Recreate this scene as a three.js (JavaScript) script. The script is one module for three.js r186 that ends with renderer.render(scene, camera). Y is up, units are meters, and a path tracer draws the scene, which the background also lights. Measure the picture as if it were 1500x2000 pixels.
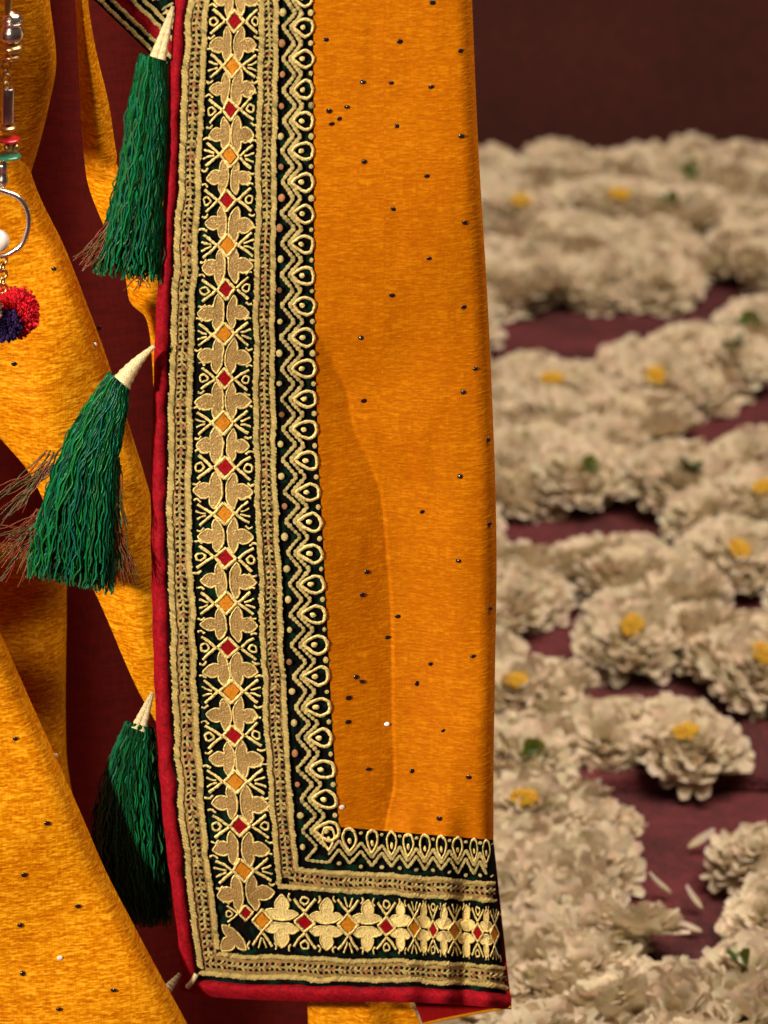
import * as THREE from 'three';
import { mergeGeometries } from 'three/addons/utils/BufferGeometryUtils.js';
import { RectAreaLightUniformsLib } from 'three/addons/lights/RectAreaLightUniformsLib.js';

// ---------------------------------------------------------------- camera, light, exposure
const D2R = Math.PI / 180;
const PITCH = 22 * D2R, DIST = 2.5, LOOK = new THREE.Vector3(0, 0.34, 0);
const scene = new THREE.Scene();
const camera = new THREE.PerspectiveCamera(2 * Math.atan(0.08) / D2R, 0.75, 0.05, 40);
camera.position.set(0, LOOK.y + DIST * Math.sin(PITCH), DIST * Math.cos(PITCH));
camera.lookAt(LOOK);
camera.focus = 2.5; camera.userData.fStop = 17;
camera.updateMatrixWorld();
const renderer = new THREE.WebGLRenderer();
renderer.toneMapping = THREE.LinearToneMapping;
renderer.toneMappingExposure = 1.15;
renderer.shadowMap.enabled = true;
RectAreaLightUniformsLib.init();
scene.background = new THREE.Color().setRGB(0.042, 0.032, 0.025);      // dim warm evening surroundings

const KEY = { at: [-1.35, 1.12, 1.62], power: 22, color: [1, 0.86, 0.68] };  // unseen lamp at front left, lights the hanging cloth
const OVER = { at: [0.5, 1.9, -0.2], aim: [0.2, 0, -0.8], w: 1.4, h: 1.3, power: 8.4, color: [1, 0.82, 0.66] };  // unseen overhead panel, placed to light the flowers

// ---------------------------------------------------------------- helpers
function rng(seed) { let a = seed >>> 0; return () => { a = (a + 0x6D2B79F5) | 0; let t = Math.imul(a ^ (a >>> 15), 1 | a); t = (t + Math.imul(t ^ (t >>> 7), 61 | t)) ^ t; return ((t ^ (t >>> 14)) >>> 0) / 4294967296; }; }
const R = rng(77);
const rr = (a, b) => a + (b - a) * R();
const lerp = (a, b, t) => a + (b - a) * t;
const clamp = (x, a = 0, b = 1) => Math.min(b, Math.max(a, x));
const sst = (a, b, x) => { const t = clamp((x - a) / (b - a)); return t * t * (3 - 2 * t); };
const lin = (r, g, b) => new THREE.Color().setRGB(r, g, b);
function curve(pts) {                                                // smooth 1-D curve through [key, value] pairs
  return (k) => {
    let i = 0; while (i < pts.length - 2 && k > pts[i + 1][0]) i++;
    const [k0, v0] = pts[i], [k1, v1] = pts[i + 1];
    const s = (j) => { const a = pts[Math.max(0, j - 1)], b = pts[Math.min(pts.length - 1, j + 1)]; return (b[1] - a[1]) / (b[0] - a[0]); };
    const h = k1 - k0, t = (k - k0) / h;
    if (t < 0) return v0 + s(i) * (k - k0);
    if (t > 1) return v1 + s(i + 1) * (k - k1);
    const t2 = t * t, t3 = t2 * t;
    return (2 * t3 - 3 * t2 + 1) * v0 + (t3 - 2 * t2 + t) * h * s(i) + (-2 * t3 + 3 * t2) * v1 + (t3 - t2) * h * s(i + 1);
  };
}
const FW = new THREE.Vector3(0, -Math.sin(PITCH), -Math.cos(PITCH)), UPV = new THREE.Vector3(0, Math.cos(PITCH), -Math.sin(PITCH)), RT = new THREE.Vector3(1, 0, 0);
const ray = (px, py) => FW.clone().addScaledVector(RT, (px - 750) / 1000 * 0.08).addScaledVector(UPV, (1000 - py) / 1000 * 0.08);
function P(px, py, z = 0) { const d = ray(px, py); return camera.position.clone().addScaledVector(d, (z - camera.position.z) / d.z); }   // on the upright plane at depth z
function F(px, py, y = 0) { const d = ray(px, py); return camera.position.clone().addScaledVector(d, (y - camera.position.y) / d.y); }   // on the floor
function toPix(v) { const d = v.clone().sub(camera.position), w = d.dot(FW); return [750 + d.dot(RT) / w / 0.08 * 1000, 1000 - d.dot(UPV) / w / 0.08 * 1000]; }
const PX = 0.0002;                                                   // metres per photograph pixel at the cloth

const used = {};
function numbered(n) { const k = used[n] = (used[n] ?? -1) + 1; return k ? `${n}_${String(k).padStart(3, '0')}` : n; }
function thing(name, label, category, at = new THREE.Vector3(), group) {
  const o = new THREE.Group(); o.name = numbered(name); o.position.copy(at); scene.add(o);
  o.userData = { label, category }; if (group) o.userData.group = group;
  return o;
}
function part(name, geo, mat, parent, stuff, label) {                 // geo in world coordinates
  const root = parent.userData.root ?? parent;
  const off = parent.userData.off ?? parent.position;
  geo.translate(-off.x, -off.y, -off.z);
  const m = new THREE.Mesh(geo, mat); m.name = name; m.castShadow = m.receiveShadow = true;
  m.userData = {}; if (stuff) m.userData.kind = 'stuff'; if (label) m.userData.label = label;
  Object.defineProperty(m.userData, 'off', { value: off, enumerable: false });
  parent.add(m); return m;
}
function struct(name, geo, mat) { const m = new THREE.Mesh(geo, mat); m.name = name; m.userData = { kind: 'structure' }; m.receiveShadow = m.castShadow = true; scene.add(m); return m; }

// value noise on a wrapping lattice
function noiseTable(seed, n) { const r = rng(seed), a = new Float32Array(n * n); for (let i = 0; i < n * n; i++) a[i] = r(); return a; }
function wrapNoise(tab, n, x, y) {
  const xi = Math.floor(x), yi = Math.floor(y), fx = x - xi, fy = y - yi, u = fx * fx * (3 - 2 * fx), v = fy * fy * (3 - 2 * fy);
  const g = (i, j) => tab[(((j % n) + n) % n) * n + (((i % n) + n) % n)];
  return lerp(lerp(g(xi, yi), g(xi + 1, yi), u), lerp(g(xi, yi + 1), g(xi + 1, yi + 1), u), v);
}
function makeTex(size, fn, { color = true } = {}) {
  const d = new Uint8Array(size * size * 4);
  for (let y = 0; y < size; y++) for (let x = 0; x < size; x++) {
    const c = fn(x / size, y / size), i = (y * size + x) * 4;
    if (color) for (let k = 0; k < 3; k++) { const l = clamp(c[k]); d[i + k] = 255 * (l <= 0.0031308 ? 12.92 * l : 1.055 * l ** (1 / 2.4) - 0.055); }
    else d[i] = d[i + 1] = d[i + 2] = 255 * clamp(c);
    d[i + 3] = 255;
  }
  const t = new THREE.DataTexture(d, size, size, THREE.RGBAFormat);
  t.wrapS = t.wrapT = THREE.RepeatWrapping; t.magFilter = THREE.LinearFilter; t.minFilter = THREE.LinearMipmapLinearFilter; t.generateMipmaps = true;
  if (color) t.colorSpace = THREE.SRGBColorSpace;
  t.needsUpdate = true; return t;
}

// ---------------------------------------------------------------- materials
const T1 = noiseTable(1, 256), T2 = noiseTable(2, 256), T3 = noiseTable(3, 256);
const N = (tab, u, v, fx, fy) => wrapNoise(tab, 256, u * fx, v * fy);
// raw silk: uneven weft slubs across, fine warp, flecks of glitter put into the colour; one tile = 10 cm
function silkField(u, v) {
  const slub = N(T1, u, v, 12, 150) * 0.55 + N(T2, u, v, 30, 230) * 0.45;
  const warp = N(T3, u, v, 256, 32);
  const fleck = N(T2, u + 0.31, v + 0.17, 40, 140), fl2 = N(T1, u + 0.11, v + 0.57, 80, 220);
  const big = N(T3, u, v, 5, 7);
  return { slub, warp, fleck, fl2, big };
}
function silkTex(base, hi, lo, con) {
  return makeTex(1024, (u, v) => {
    const f = silkField(u, v);
    let k = 0.5 + con * ((f.slub - 0.5) * 0.8 + (f.warp - 0.5) * 0.25 + (f.big - 0.5) * 0.3 + (f.fleck - 0.5) * 0.4 + (f.fl2 - 0.5) * 0.7);
    const h = sst(0.74, 0.95, f.fleck) * 0.6 * con;
    return [0, 1, 2].map((i) => { const c = k > 0.5 ? lerp(base[i], hi[i], clamp((k - 0.5) * 2)) : lerp(base[i], lo[i], clamp((0.5 - k) * 2)); return lerp(c, hi[i] * 1.1, h); });
  });
}
const silkBump = makeTex(1024, (u, v) => { const f = silkField(u, v); return 0.5 + (f.slub - 0.5) * 0.35 + (f.warp - 0.5) * 0.2 + (f.fleck - 0.5) * 0.5 + (f.fl2 - 0.5) * 0.4; }, { color: false });
const silkA = silkTex([0.455, 0.128, 0.0003], [0.60, 0.205, 0.003], [0.38, 0.088, 0.0005], 0.65);
const silkB = silkTex([0.62, 0.215, 0.0005], [0.86, 0.41, 0.014], [0.40, 0.098, 0.0005], 0.9);
const mat = (o) => new THREE.MeshStandardMaterial({ side: THREE.DoubleSide, ...o });
const phys = (o) => new THREE.MeshPhysicalMaterial({ side: THREE.DoubleSide, ...o });
const M = {
  silkPanel: phys({ map: silkA, bumpMap: silkBump, bumpScale: 0.00016, roughness: 0.65, specularIntensity: 0.3, specularColor: lin(1, 0.7, 0.3) }),
  silkSkirt: phys({ map: silkB, bumpMap: silkBump, bumpScale: 0.0002, roughness: 0.55, specularIntensity: 0.5, specularColor: lin(1, 0.75, 0.3) }),
};
const velvetTex = makeTex(512, (u, v) => { const n = N(T1, u, v, 128, 128), m = N(T2, u, v, 32, 32), k = 0.75 + 0.5 * (n - 0.5) + 0.5 * (m - 0.5); const s = sst(0.82, 0.97, N(T3, u, v, 90, 90)); return [0.35 * k + 0.08 * s, 0.002 * k + 0.03 * s, 0.011 * k + 0.035 * s]; });
M.velvet = phys({ map: velvetTex, roughness: 0.8, specularIntensity: 0.3, sheen: 0.3, sheenColor: lin(0.9, 0.08, 0.15), sheenRoughness: 0.5 });
const liningTex = makeTex(512, (u, v) => { const k = 0.85 + 0.3 * (N(T1, u, v, 16, 128) - 0.5) + 0.25 * (N(T3, u, v, 128, 32) - 0.5); return [0.27 * k, 0.014 * k, 0.009 * k]; });
M.lining = mat({ map: liningTex, roughness: 0.85 });
const redLiningTex = makeTex(512, (u, v) => { const k = 0.85 + 0.3 * (N(T1, u, v, 16, 128) - 0.5) + 0.25 * (N(T3, u, v, 128, 32) - 0.5); return [0.24 * k, 0.004 * k, 0.005 * k]; });
M.redLining = phys({ specularIntensity: 0.15, map: redLiningTex, roughness: 0.8 });
const baseTex = makeTex(512, (u, v) => { const k = 0.6 + 0.8 * N(T1, u, v, 128, 128), g = sst(0.55, 0.8, N(T2, u, v, 40, 40)); return [0.0025 * k, (0.003 + 0.016 * g) * k, (0.0028 + 0.007 * g) * k]; });
M.darkCloth = phys({ map: baseTex, roughness: 0.95, specularIntensity: 0.15 });
const threadTex = makeTex(512, (u, v) => { const a = N(T1, u, v, 128, 32), b = N(T2, u, v, 64, 64), k = 0.90 + 0.4 * (a - 0.5) + 0.4 * (b - 0.5); return [k, k * (0.96 + 0.08 * b), k * (0.9 + 0.2 * a)]; });
const threadBump = makeTex(512, (u, v) => N(T1, u, v, 128, 32) * 0.6 + N(T2, u, v, 64, 64) * 0.4, { color: false });
const zari = (r, g, b, metal, rough, vc = true) => mat({ vertexColors: vc, color: lin(r, g, b), map: threadTex, bumpMap: threadBump, bumpScale: 0.0004, metalness: metal, roughness: rough });
M.goldRope = zari(1.0, 0.80, 0.29, 0.14, 0.24);
M.goldPale = zari(1.0, 0.82, 0.33, 0.12, 0.25);
M.goldTan = zari(0.50, 0.33, 0.115, 0.25, 0.33);
M.copper = zari(0.78, 0.36, 0.16, 0.35, 0.45);
M.redSatin = phys({ vertexColors: true, specularIntensity: 0.3, color: lin(0.30, 0.001, 0.005), map: threadTex, bumpMap: threadBump, bumpScale: 0.0003, roughness: 0.5 });
M.orangeSatin = phys({ vertexColors: true, specularIntensity: 0.4, color: lin(0.66, 0.24, 0.012), map: threadTex, bumpMap: threadBump, bumpScale: 0.0003, roughness: 0.5 });
M.capGold = zari(1.0, 0.86, 0.5, 0.1, 0.35, false);
M.green = phys({ color: lin(1, 1, 1), vertexColors: true, roughness: 0.3, specularIntensity: 0.6 });
M.silver = mat({ color: lin(0.86, 0.82, 0.78), metalness: 1, roughness: 0.22 });
M.oldGold = mat({ color: lin(0.75, 0.52, 0.24), metalness: 1, roughness: 0.34 });
M.pearl = phys({ color: lin(0.82, 0.76, 0.72), roughness: 0.25, clearcoat: 0.6, clearcoatRoughness: 0.2 });
M.redBead = phys({ color: lin(0.5, 0.01, 0.03), roughness: 0.15, clearcoat: 1 });
M.greenBead = phys({ color: lin(0.02, 0.2, 0.12), roughness: 0.15, clearcoat: 1 });
M.wool = mat({ color: lin(1, 1, 1), vertexColors: true, roughness: 0.9 });
M.sequin = mat({ color: lin(0.012, 0.006, 0.004), roughness: 0.2 });  // mirror sequins: their dark reflection is put into the colour
M.sequinGlint = mat({ color: lin(0.9, 0.88, 0.86), roughness: 0.2, metalness: 0.2 });  // sequins catching the light: the glint is put into the colour

// ---------------------------------------------------------------- sheets of cloth
// fn(i in 0..1, j in 0..1) -> Vector3; uv in tiles of `tile` metres
function sheet(fn, nx, ny, tile = 0.1) {
  const pos = [], uv = [], idx = [];
  for (let j = 0; j <= ny; j++) {
    let arc = null, last = null;
    for (let i = 0; i <= nx; i++) { const p = fn(i / nx, j / ny); if (!last) arc = p.x; else arc += Math.sign(p.x - last.x || 1) * p.distanceTo(last); last = p; pos.push(p.x, p.y, p.z); uv.push(arc / tile, p.y / tile); }
  }
  for (let j = 0; j < ny; j++) for (let i = 0; i < nx; i++) { const a = j * (nx + 1) + i, b = a + 1, c = a + nx + 1, d = c + 1; idx.push(a, c, b, b, c, d); }
  const g = new THREE.BufferGeometry();
  g.setAttribute('position', new THREE.Float32BufferAttribute(pos, 3)); g.setAttribute('uv', new THREE.Float32BufferAttribute(uv, 2)); g.setIndex(idx); g.computeVertexNormals();
  return g;
}

// ================================================================ the setting
const carpetTex = makeTex(1024, (u, v) => { const a = N(T1, u, v, 256, 256), b = N(T2, u, v, 12, 12), c = N(T3, u, v, 60, 60), k = 0.7 + 0.5 * (a - 0.5) + 0.5 * (b - 0.5) + 0.35 * (c - 0.5); return [0.125 * k, 0.02 * k, 0.026 * k]; });
const carpetBump = makeTex(1024, (u, v) => N(T1, u, v, 256, 256), { color: false });
{
  const ridge = [F(1180, 1548), F(1520, 1545)];
  const g = new THREE.PlaneGeometry(6, 5, 300, 500); g.rotateX(-Math.PI / 2); g.translate(0.2, 0, 0.6);
  const p = g.attributes.position, uv = g.attributes.uv;
  for (let i = 0; i < p.count; i++) {
    const x = p.getX(i), z = p.getZ(i);
    let y = 0.004 * (wrapNoise(T2, 256, x * 9 + 40, z * 9 + 40) - 0.5);
    p.setY(i, y); uv.setXY(i, x / 0.3, z / 0.3);
  }
  g.computeVertexNormals();
  struct('carpet', g, mat({ map: carpetTex, bumpMap: carpetBump, bumpScale: 0.001, roughness: 0.95 }));
  // the overlapping edge of a second length of carpet
  const zE = (x) => lerp(ridge[0].z, ridge[1].z, (x - ridge[0].x) / (ridge[1].x - ridge[0].x)) + 0.004 * Math.sin(x * 31);
  const edge = sheet((i, j) => { const x = lerp(-0.1, 0.6, i), t = j; const z = zE(x); return new THREE.Vector3(x, t < 0.3 ? lerp(0.0005, 0.008, t / 0.3) : lerp(0.008, 0.0035, (t - 0.3) / 0.7), t < 0.3 ? z + 0.002 * (1 - t / 0.3) : z - 0.09 * (t - 0.3)); }, 60, 12, 0.3);
  struct('carpet_edge', edge, mat({ map: carpetTex, bumpMap: carpetBump, bumpScale: 0.001, roughness: 0.95 }));
}
const wallZ = F(1200, 300).z;
{
  const wallTex = makeTex(512, (u, v) => { const k = 0.8 + 0.4 * (N(T1, u, v, 128, 128) - 0.5) + 0.35 * (N(T2, u, v, 6, 6) - 0.5); return [0.075 * k, 0.0125 * k, 0.0075 * k]; });
  const g = new THREE.PlaneGeometry(6, 2, 60, 20), p = g.attributes.position, uv = g.attributes.uv;
  for (let i = 0; i < p.count; i++) { uv.setXY(i, p.getX(i) / 0.4, p.getY(i) / 0.4); p.setZ(i, 0.01 * Math.sin(p.getX(i) * 7 + 1)); }
  g.translate(0.2, 1, wallZ); g.computeVertexNormals();
  struct('wall', g, mat({ map: wallTex, roughness: 0.9 }));
}

// ================================================================ the embroidered dupatta
const Lx = curve([[-100, 350], [0, 341], [100, 333], [200, 327], [400, 317], [600, 304], [800, 297], [1000, 293], [1200, 296], [1400, 303], [1600, 317], [1700, 329], [1800, 342], [1930, 357]]);
const Mx = curve([[-100, 612], [0, 612], [300, 613], [600, 615], [900, 622], [1000, 628], [1200, 638], [1400, 648], [1615, 662], [1930, 682]]);
const Rx = curve([[-100, 918], [0, 922], [150, 928], [300, 935], [600, 953], [900, 966], [1100, 970], [1300, 967], [1500, 964], [1640, 964]]);
const By = curve([[290, 1922], [357, 1932], [420, 1944], [600, 1952], [800, 1954], [900, 1959], [1000, 1968]]);
const Ty = curve([[290, 1588], [500, 1603], [662, 1615], [800, 1627], [970, 1641], [1010, 1645]]);
const RH = curve([[0, 1000], [0.15, 994], [0.4, 983], [0.65, 971], [1, 964]]);
function dupZ(px, py) {                                               // relief of the hanging cloth, metres towards the viewer
  const L = Lx(py), Mm = Mx(py), Rr = py < 1620 ? Rx(py) : lerp(964, 1000, clamp((py - 1640) / 320));
  let z = 0.0025 * Math.sin(py * 0.0047 + 0.6) + 0.0012 * Math.sin(py * 0.011 + px * 0.004);
  z += 0.0010 * (wrapNoise(T2, 256, px * 0.011 + 9, py * 0.0075 + 30) - 0.5) + 0.0004 * (wrapNoise(T1, 256, px * 0.04 + 9, py * 0.014 + 30) - 0.5);
  const w = sst(1780, 1560, py);
  z += 0.0035 * Math.sin(Math.PI * clamp((px - L) / (Mm - L))) * w;
  if (px > Mm) {                                                      // a shallow slope, shaped so the band beside the border looks darker
    const c = curveC(py), d = px - Mm;
    if (c > 1) { const drop = 0.40 * PX * c * w; z -= d < c ? drop * (d / c) : drop * (1 - sst(0, 5, d - c) * 0.08 - sst(4, 190, d - c) * 0.92); }
  }
  z += sst(1480, 1800, py) * sst(740, 860, px) * (0.0028 * Math.sin((px - 770) * 0.079) + 0.003 * Math.sin((px - 700) * 0.02));
  const e = Rr - px; if (e < 100) z -= 0.0032 * ((100 - e) / 100) ** 2; if (e < 34) z -= 0.0075 * (1 - Math.sqrt(Math.max(0, 1 - (1 - Math.max(0, e) / 34) ** 2)));
  return z;
}
const curveC = curve([[-100, 0], [640, 0], [700, 30], [760, 58], [840, 72], [900, 98], [960, 116], [1050, 122], [1200, 125], [1400, 118], [1530, 112], [1590, 96], [1650, 80]]);
const DZ = (px, py, h = 0) => P(px, py, dupZ(px, py) + h);
const wobV = (a, y) => (wrapNoise(T1, 256, a * 9 + 3, y * 0.021 + 7) - 0.5) * 5 + (wrapNoise(T2, 256, a * 14, y * 0.06 + 50) - 0.5) * 2.6;   // hand stitching is never quite straight
const V = (a, y, h = 0) => DZ(lerp(Lx(y), Mx(y), a) + wobV(a, y) * sst(0.02, 0.1, a) * sst(1.02, 0.9, a), y + (wrapNoise(T3, 256, a * 6 + 20, y * 0.02) - 0.5) * 5 * sst(0.1, 0.2, a), h);            // border column: a across, y down
const yMitre = (a) => 1927 - 311 * a;
const xMitre = (a) => lerp(Lx(yMitre(a)), Mx(yMitre(a)), a);
const H = (a, x, h = 0) => DZ(x, lerp(By(x), Ty(x), a) + wobV(a + 3, x + 900) * sst(0.02, 0.1, a) * sst(1.02, 0.9, a), h);            // border row: a up from the hem, x along

const dupBase = P(640, 1960, 0);
const dupatta = thing('dupatta', 'orange silk dupatta panel with wide gold and dark green embroidered border and red piping', 'dupatta', dupBase);
const panel = part('silk_panel', sheet((i, j) => {
  const y0 = -90, x0 = Mx(lerp(y0, 1620, j));
  const yb = (x) => Ty(x);
  const yy = lerp(y0, 1, 0);
  const xr = Rx(lerp(y0, 1640, j)), xl = Mx(lerp(y0, 1618, j));
  const x = lerp(xl, xr, i < 0.8 ? i * 1.05 : lerp(0.84, 1, (i - 0.8) / 0.2));
  const y = lerp(y0, yb(x), j);
  return DZ(x, y, 0.0003);
}, 130, 300), M.silkPanel, dupatta);
// folded-back layer of the same cloth behind, with a red lining at its hem
part('back_layer', sheet((i, j) => {
  const y = lerp(-90, 1660, j), xr = Rx(y) - 1, x = lerp(xr, 620, i);
  const z = dupZ(xr, y) - 0.006 * Math.sqrt(clamp((xr - x) / 30)) - 0.002 - (1 - clamp((x - 620) / 60)) * 0;
  return P(x, y, z - 0.004 * sst(0, 1, i));
}, 40, 60), M.silkPanel, dupatta);
const liningBottom = curve([[560, 2075], [700, 2032], [830, 1999], [900, 1984], [998, 1966]]);
part('red_lining', sheet((i, j) => {
  const x = lerp(999, lerp(700, 826, j), i), y = lerp(1650, liningBottom(x), j), xe = lerp(966, 999, clamp((y - 1650) / 310));
  const xx = Math.min(x, xe - 1);
  return P(xx, y, -0.010 - 0.012 * sst(0, 0.5, i));
}, 40, 30), M.redLining, dupatta, false, 'dark red lining showing below the hem');
part('hem_edge', new THREE.TubeGeometry(new THREE.CatmullRomCurve3([998, 970, 940, 900, 860, 828].map((x, k) => P(x, liningBottom(x), -0.010 - 0.012 * sst(0, 0.5, (999 - x) / 359)))), 40, 0.0006, 6), M.silkSkirt, dupatta);

// border: dark ground cloth, then everything stitched on it
const border = part('embroidered_border', mergeGeometries([
  sheet((i, j) => { const a = lerp(0.04, 1.012, i); return V(a, lerp(-90, yMitre(a) + 3, j), -0.0004); }, 40, 260),
  sheet((i, j) => { const a = lerp(0.04, 1.012, i); return H(a, lerp(xMitre(a) - 3, RH(a), j), -0.0004 - 0.0002); }, 40, 160),
]), M.darkCloth, dupatta);
const sub = (name, geo, m, stuff) => part(name, geo, m, border, stuff);

// red piping: half-round roll along the left edge and the hem
const pipeProfile = (i) => 0.0024 * Math.sin(Math.PI * i) ** 0.8 - 0.0004;
part('red_piping', sheet((i, j) => { const a = lerp(0.004, 0.092, i); const y = lerp(-90, 1930, j); const wob = 1 + 0.12 * Math.sin(y * 0.09) + 0.1 * Math.sin(y * 0.037); return V(a + 0.002 * Math.sin(y * 0.07), y, pipeProfile(i) * wob); }, 10, 500, 0.03), M.velvet, dupatta);
part('red_piping', sheet((i, j) => { const a = lerp(-0.012, 0.078, i); const x = lerp(352, 999, j); const wob = 1 + 0.12 * Math.sin(x * 0.08) + 0.1 * Math.sin(x * 0.031); return H(a, x, pipeProfile(i) * wob * 0.9); }, 10, 200, 0.03), M.velvet, dupatta);

// --- stitching helpers
const ellip = new THREE.SphereGeometry(1, 8, 6);
function dye(g, f) { const p = g.attributes.position, c = []; for (let i = 0; i < p.count; i++) { const k = f(p.getX(i), p.getY(i)); c.push(k, k, k); } g.setAttribute('color', new THREE.Float32BufferAttribute(c, 3)); return g; }   // threads of uneven tone
function merge(list) { return mergeGeometries(list); }
function knot(c, nrm, tang, rl, rw, rh) {                             // an oval stitch at c, long along tang
  const g = ellip.clone(), t = tang.clone().normalize(), n = nrm.clone().normalize(), b = new THREE.Vector3().crossVectors(n, t).normalize();
  g.applyMatrix4(new THREE.Matrix4().makeBasis(t.clone().multiplyScalar(rl), b.multiplyScalar(rw), n.multiplyScalar(rh)).setPosition(c));
  const tone = R() < 0.08 ? rr(0.5, 0.7) : rr(0.82, 1.1);
  return dye(g, () => tone);
}
const ZN = new THREE.Vector3(0, 0, 1);
// rope of slanted stitches along f(s) for s from s0 to s1 (pixels), width in pixels
function rope(f, s0, s1, width, step = 6.6) {
  const out = [], n = Math.round((s1 - s0) / step);
  for (let k = 0; k < n; k++) {
    const s = s0 + (k + 0.5) * (s1 - s0) / n, c = f(s), e = f(s + 2).sub(f(s - 2)).normalize();
    const side = new THREE.Vector3().crossVectors(ZN, e);
    const t = e.clone().multiplyScalar(0.8).addScaledVector(side, 0.75 + rr(-0.2, 0.2));
    c.addScaledVector(side, rr(-1.1, 1.1) * PX);
    out.push(knot(c, ZN, t, width * 0.6 * PX * rr(0.9, 1.15), step * 0.66 * PX * rr(0.85, 1.1), width * 0.2 * PX * rr(0.8, 1.2)));
  }
  return merge(out);
}
const ropeLine = (a, w, name = 'gold_braid') => {
  sub(name, rope((s) => V(a, s, 0.0010), -60, yMitre(a), w), M.goldRope);
  sub(name, rope((s) => H(a, s, 0.0008), xMitre(a), RH(a) - 2, w), M.goldRope);
};
ropeLine(0.118, 14.5); ropeLine(0.232, 12); ropeLine(0.632, 12.5); ropeLine(0.735, 11.5);
// beaded lattice between the braids
function lattice(f, s0, s1, a0, a1, period, W) {                      // a light woven tape with two columns of dark holes and short stitches
  const gold = [], cop = [], dark = [];
  const tape = sheet((i, j) => f(lerp(a0 - 0.012, a1 + 0.012, i), lerp(s0, s1, j), 0.0002 + 0.0002 * Math.sin(i * 9.4) * Math.sin(j * (s1 - s0) * 0.35)), 8, Math.round((s1 - s0) / 5));
  sub('woven_tape', dye(tape, (x, y) => 0.65 + 0.5 * wrapNoise(T1, 256, x * 1700 + 500, y * 1700 + 500)), M.goldTan);
  for (let s = s0 + 6; s < s1 - 8; s += period) {
    const am = (a0 + a1) / 2, q = (a1 - a0);
    const put = (list, a, ss, rl, rw, ang, h = 0.0006) => { const c = f(a, ss, h), e = f(a, ss + 2).sub(f(a, ss - 2)).normalize(), sd = new THREE.Vector3().crossVectors(ZN, e); list.push(knot(c, ZN, e.multiplyScalar(Math.cos(ang)).addScaledVector(sd, Math.sin(ang)), rl * PX * rr(0.8, 1.2), rw * PX * rr(0.8, 1.2), 2.6 * PX * rr(0.8, 1.3))); };
    const j = () => rr(-1.5, 1.5);
    for (const e of [-1, 1]) { put(dark, am + e * q * 0.24, s + j(), 4.6, 3.7, rr(-0.3, 0.3)); if (R() < 0.8) put(dark, am + e * q * 0.28, s + period / 2 + j(), 3.9, 3.1, rr(-0.3, 0.3)); }
    put(R() < 0.2 ? cop : gold, am, s + j(), 6.5, 3.1, rr(-0.2, 0.2)); put(R() < 0.4 ? cop : gold, am, s + period / 2 + j(), 6, 3.2, rr(-0.3, 0.3));
    put(gold, am + q * 0.2, s + period * 0.26 + j(), 6.5, 2.7, 0.9); put(gold, am - q * 0.2, s + period * 0.26 + j(), 6.5, 2.7, -0.9);
    for (const e of [-1, 1]) put(R() < 0.4 ? cop : gold, am + e * q * 0.2, s + period * 0.76 + j(), 5.5, 2.6, e * 0.9);
  }
  sub('stitch_lattice', merge(gold), M.goldRope, true); if (cop.length) sub('stitch_lattice', merge(cop), M.copper, true);
  sub('dark_stitches', merge(dark), M.darkCloth, true);
}
const Hs = (a, x, h) => H(a, x, h);
lattice(V, -60, 1880, 0.145, 0.21, 23);
lattice(Hs, 400, 985, 0.145, 0.205, 21);
lattice(V, -60, 1715, 0.655, 0.715, 21);
lattice(Hs, 565, 962, 0.655, 0.715, 19);

// --- motifs: flat outlines in pixels, given thickness and laid on the cloth through `map(x, y, h)`
function lay(geo, map) {
  const p = geo.attributes.position, ox = rr(0, 200);
  dye(geo, (x, y) => 0.74 + 0.3 * wrapNoise(T1, 256, x * 0.3 + ox, y * 0.3 + 40) + 0.24 * wrapNoise(T2, 256, x * 0.12 + ox, y * 0.5 + 40));
  for (let i = 0; i < p.count; i++) { const x = p.getX(i), y = p.getY(i), h = p.getZ(i); p.setXYZ(i, x + 1.5 * (wrapNoise(T2, 256, x * 0.34 + ox + h * 0.2, y * 0.34 + 60) - 0.5), y + 1.5 * (wrapNoise(T3, 256, x * 0.34 + ox + h * 0.2, y * 0.34 + 60) - 0.5), h * (0.7 + 0.6 * wrapNoise(T1, 256, x * 0.4 + ox, y * 0.4 + 90))); }
  for (let i = 0; i < p.count; i++) { const v = map(p.getX(i), p.getY(i), p.getZ(i)); p.setXYZ(i, v.x, v.y, v.z); }
  if (geo.attributes.uv) { const uv = geo.attributes.uv; for (let i = 0; i < uv.count; i++) uv.setXY(i, p.getX(i) / 0.02, p.getY(i) / 0.02); }
  geo.computeVertexNormals(); return geo;
}
const flatShape = (shape, depth, bevel) => { const g = new THREE.ExtrudeGeometry(shape, { depth, bevelEnabled: true, bevelThickness: bevel, bevelSize: bevel * 0.8, bevelSegments: 2, curveSegments: 5 }); return g; };   // heights in pixels too
function poly(pts) { const s = new THREE.Shape(); pts.forEach(([x, y], i) => i ? s.lineTo(x, y) : s.moveTo(x, y)); s.closePath(); return s; }
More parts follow.
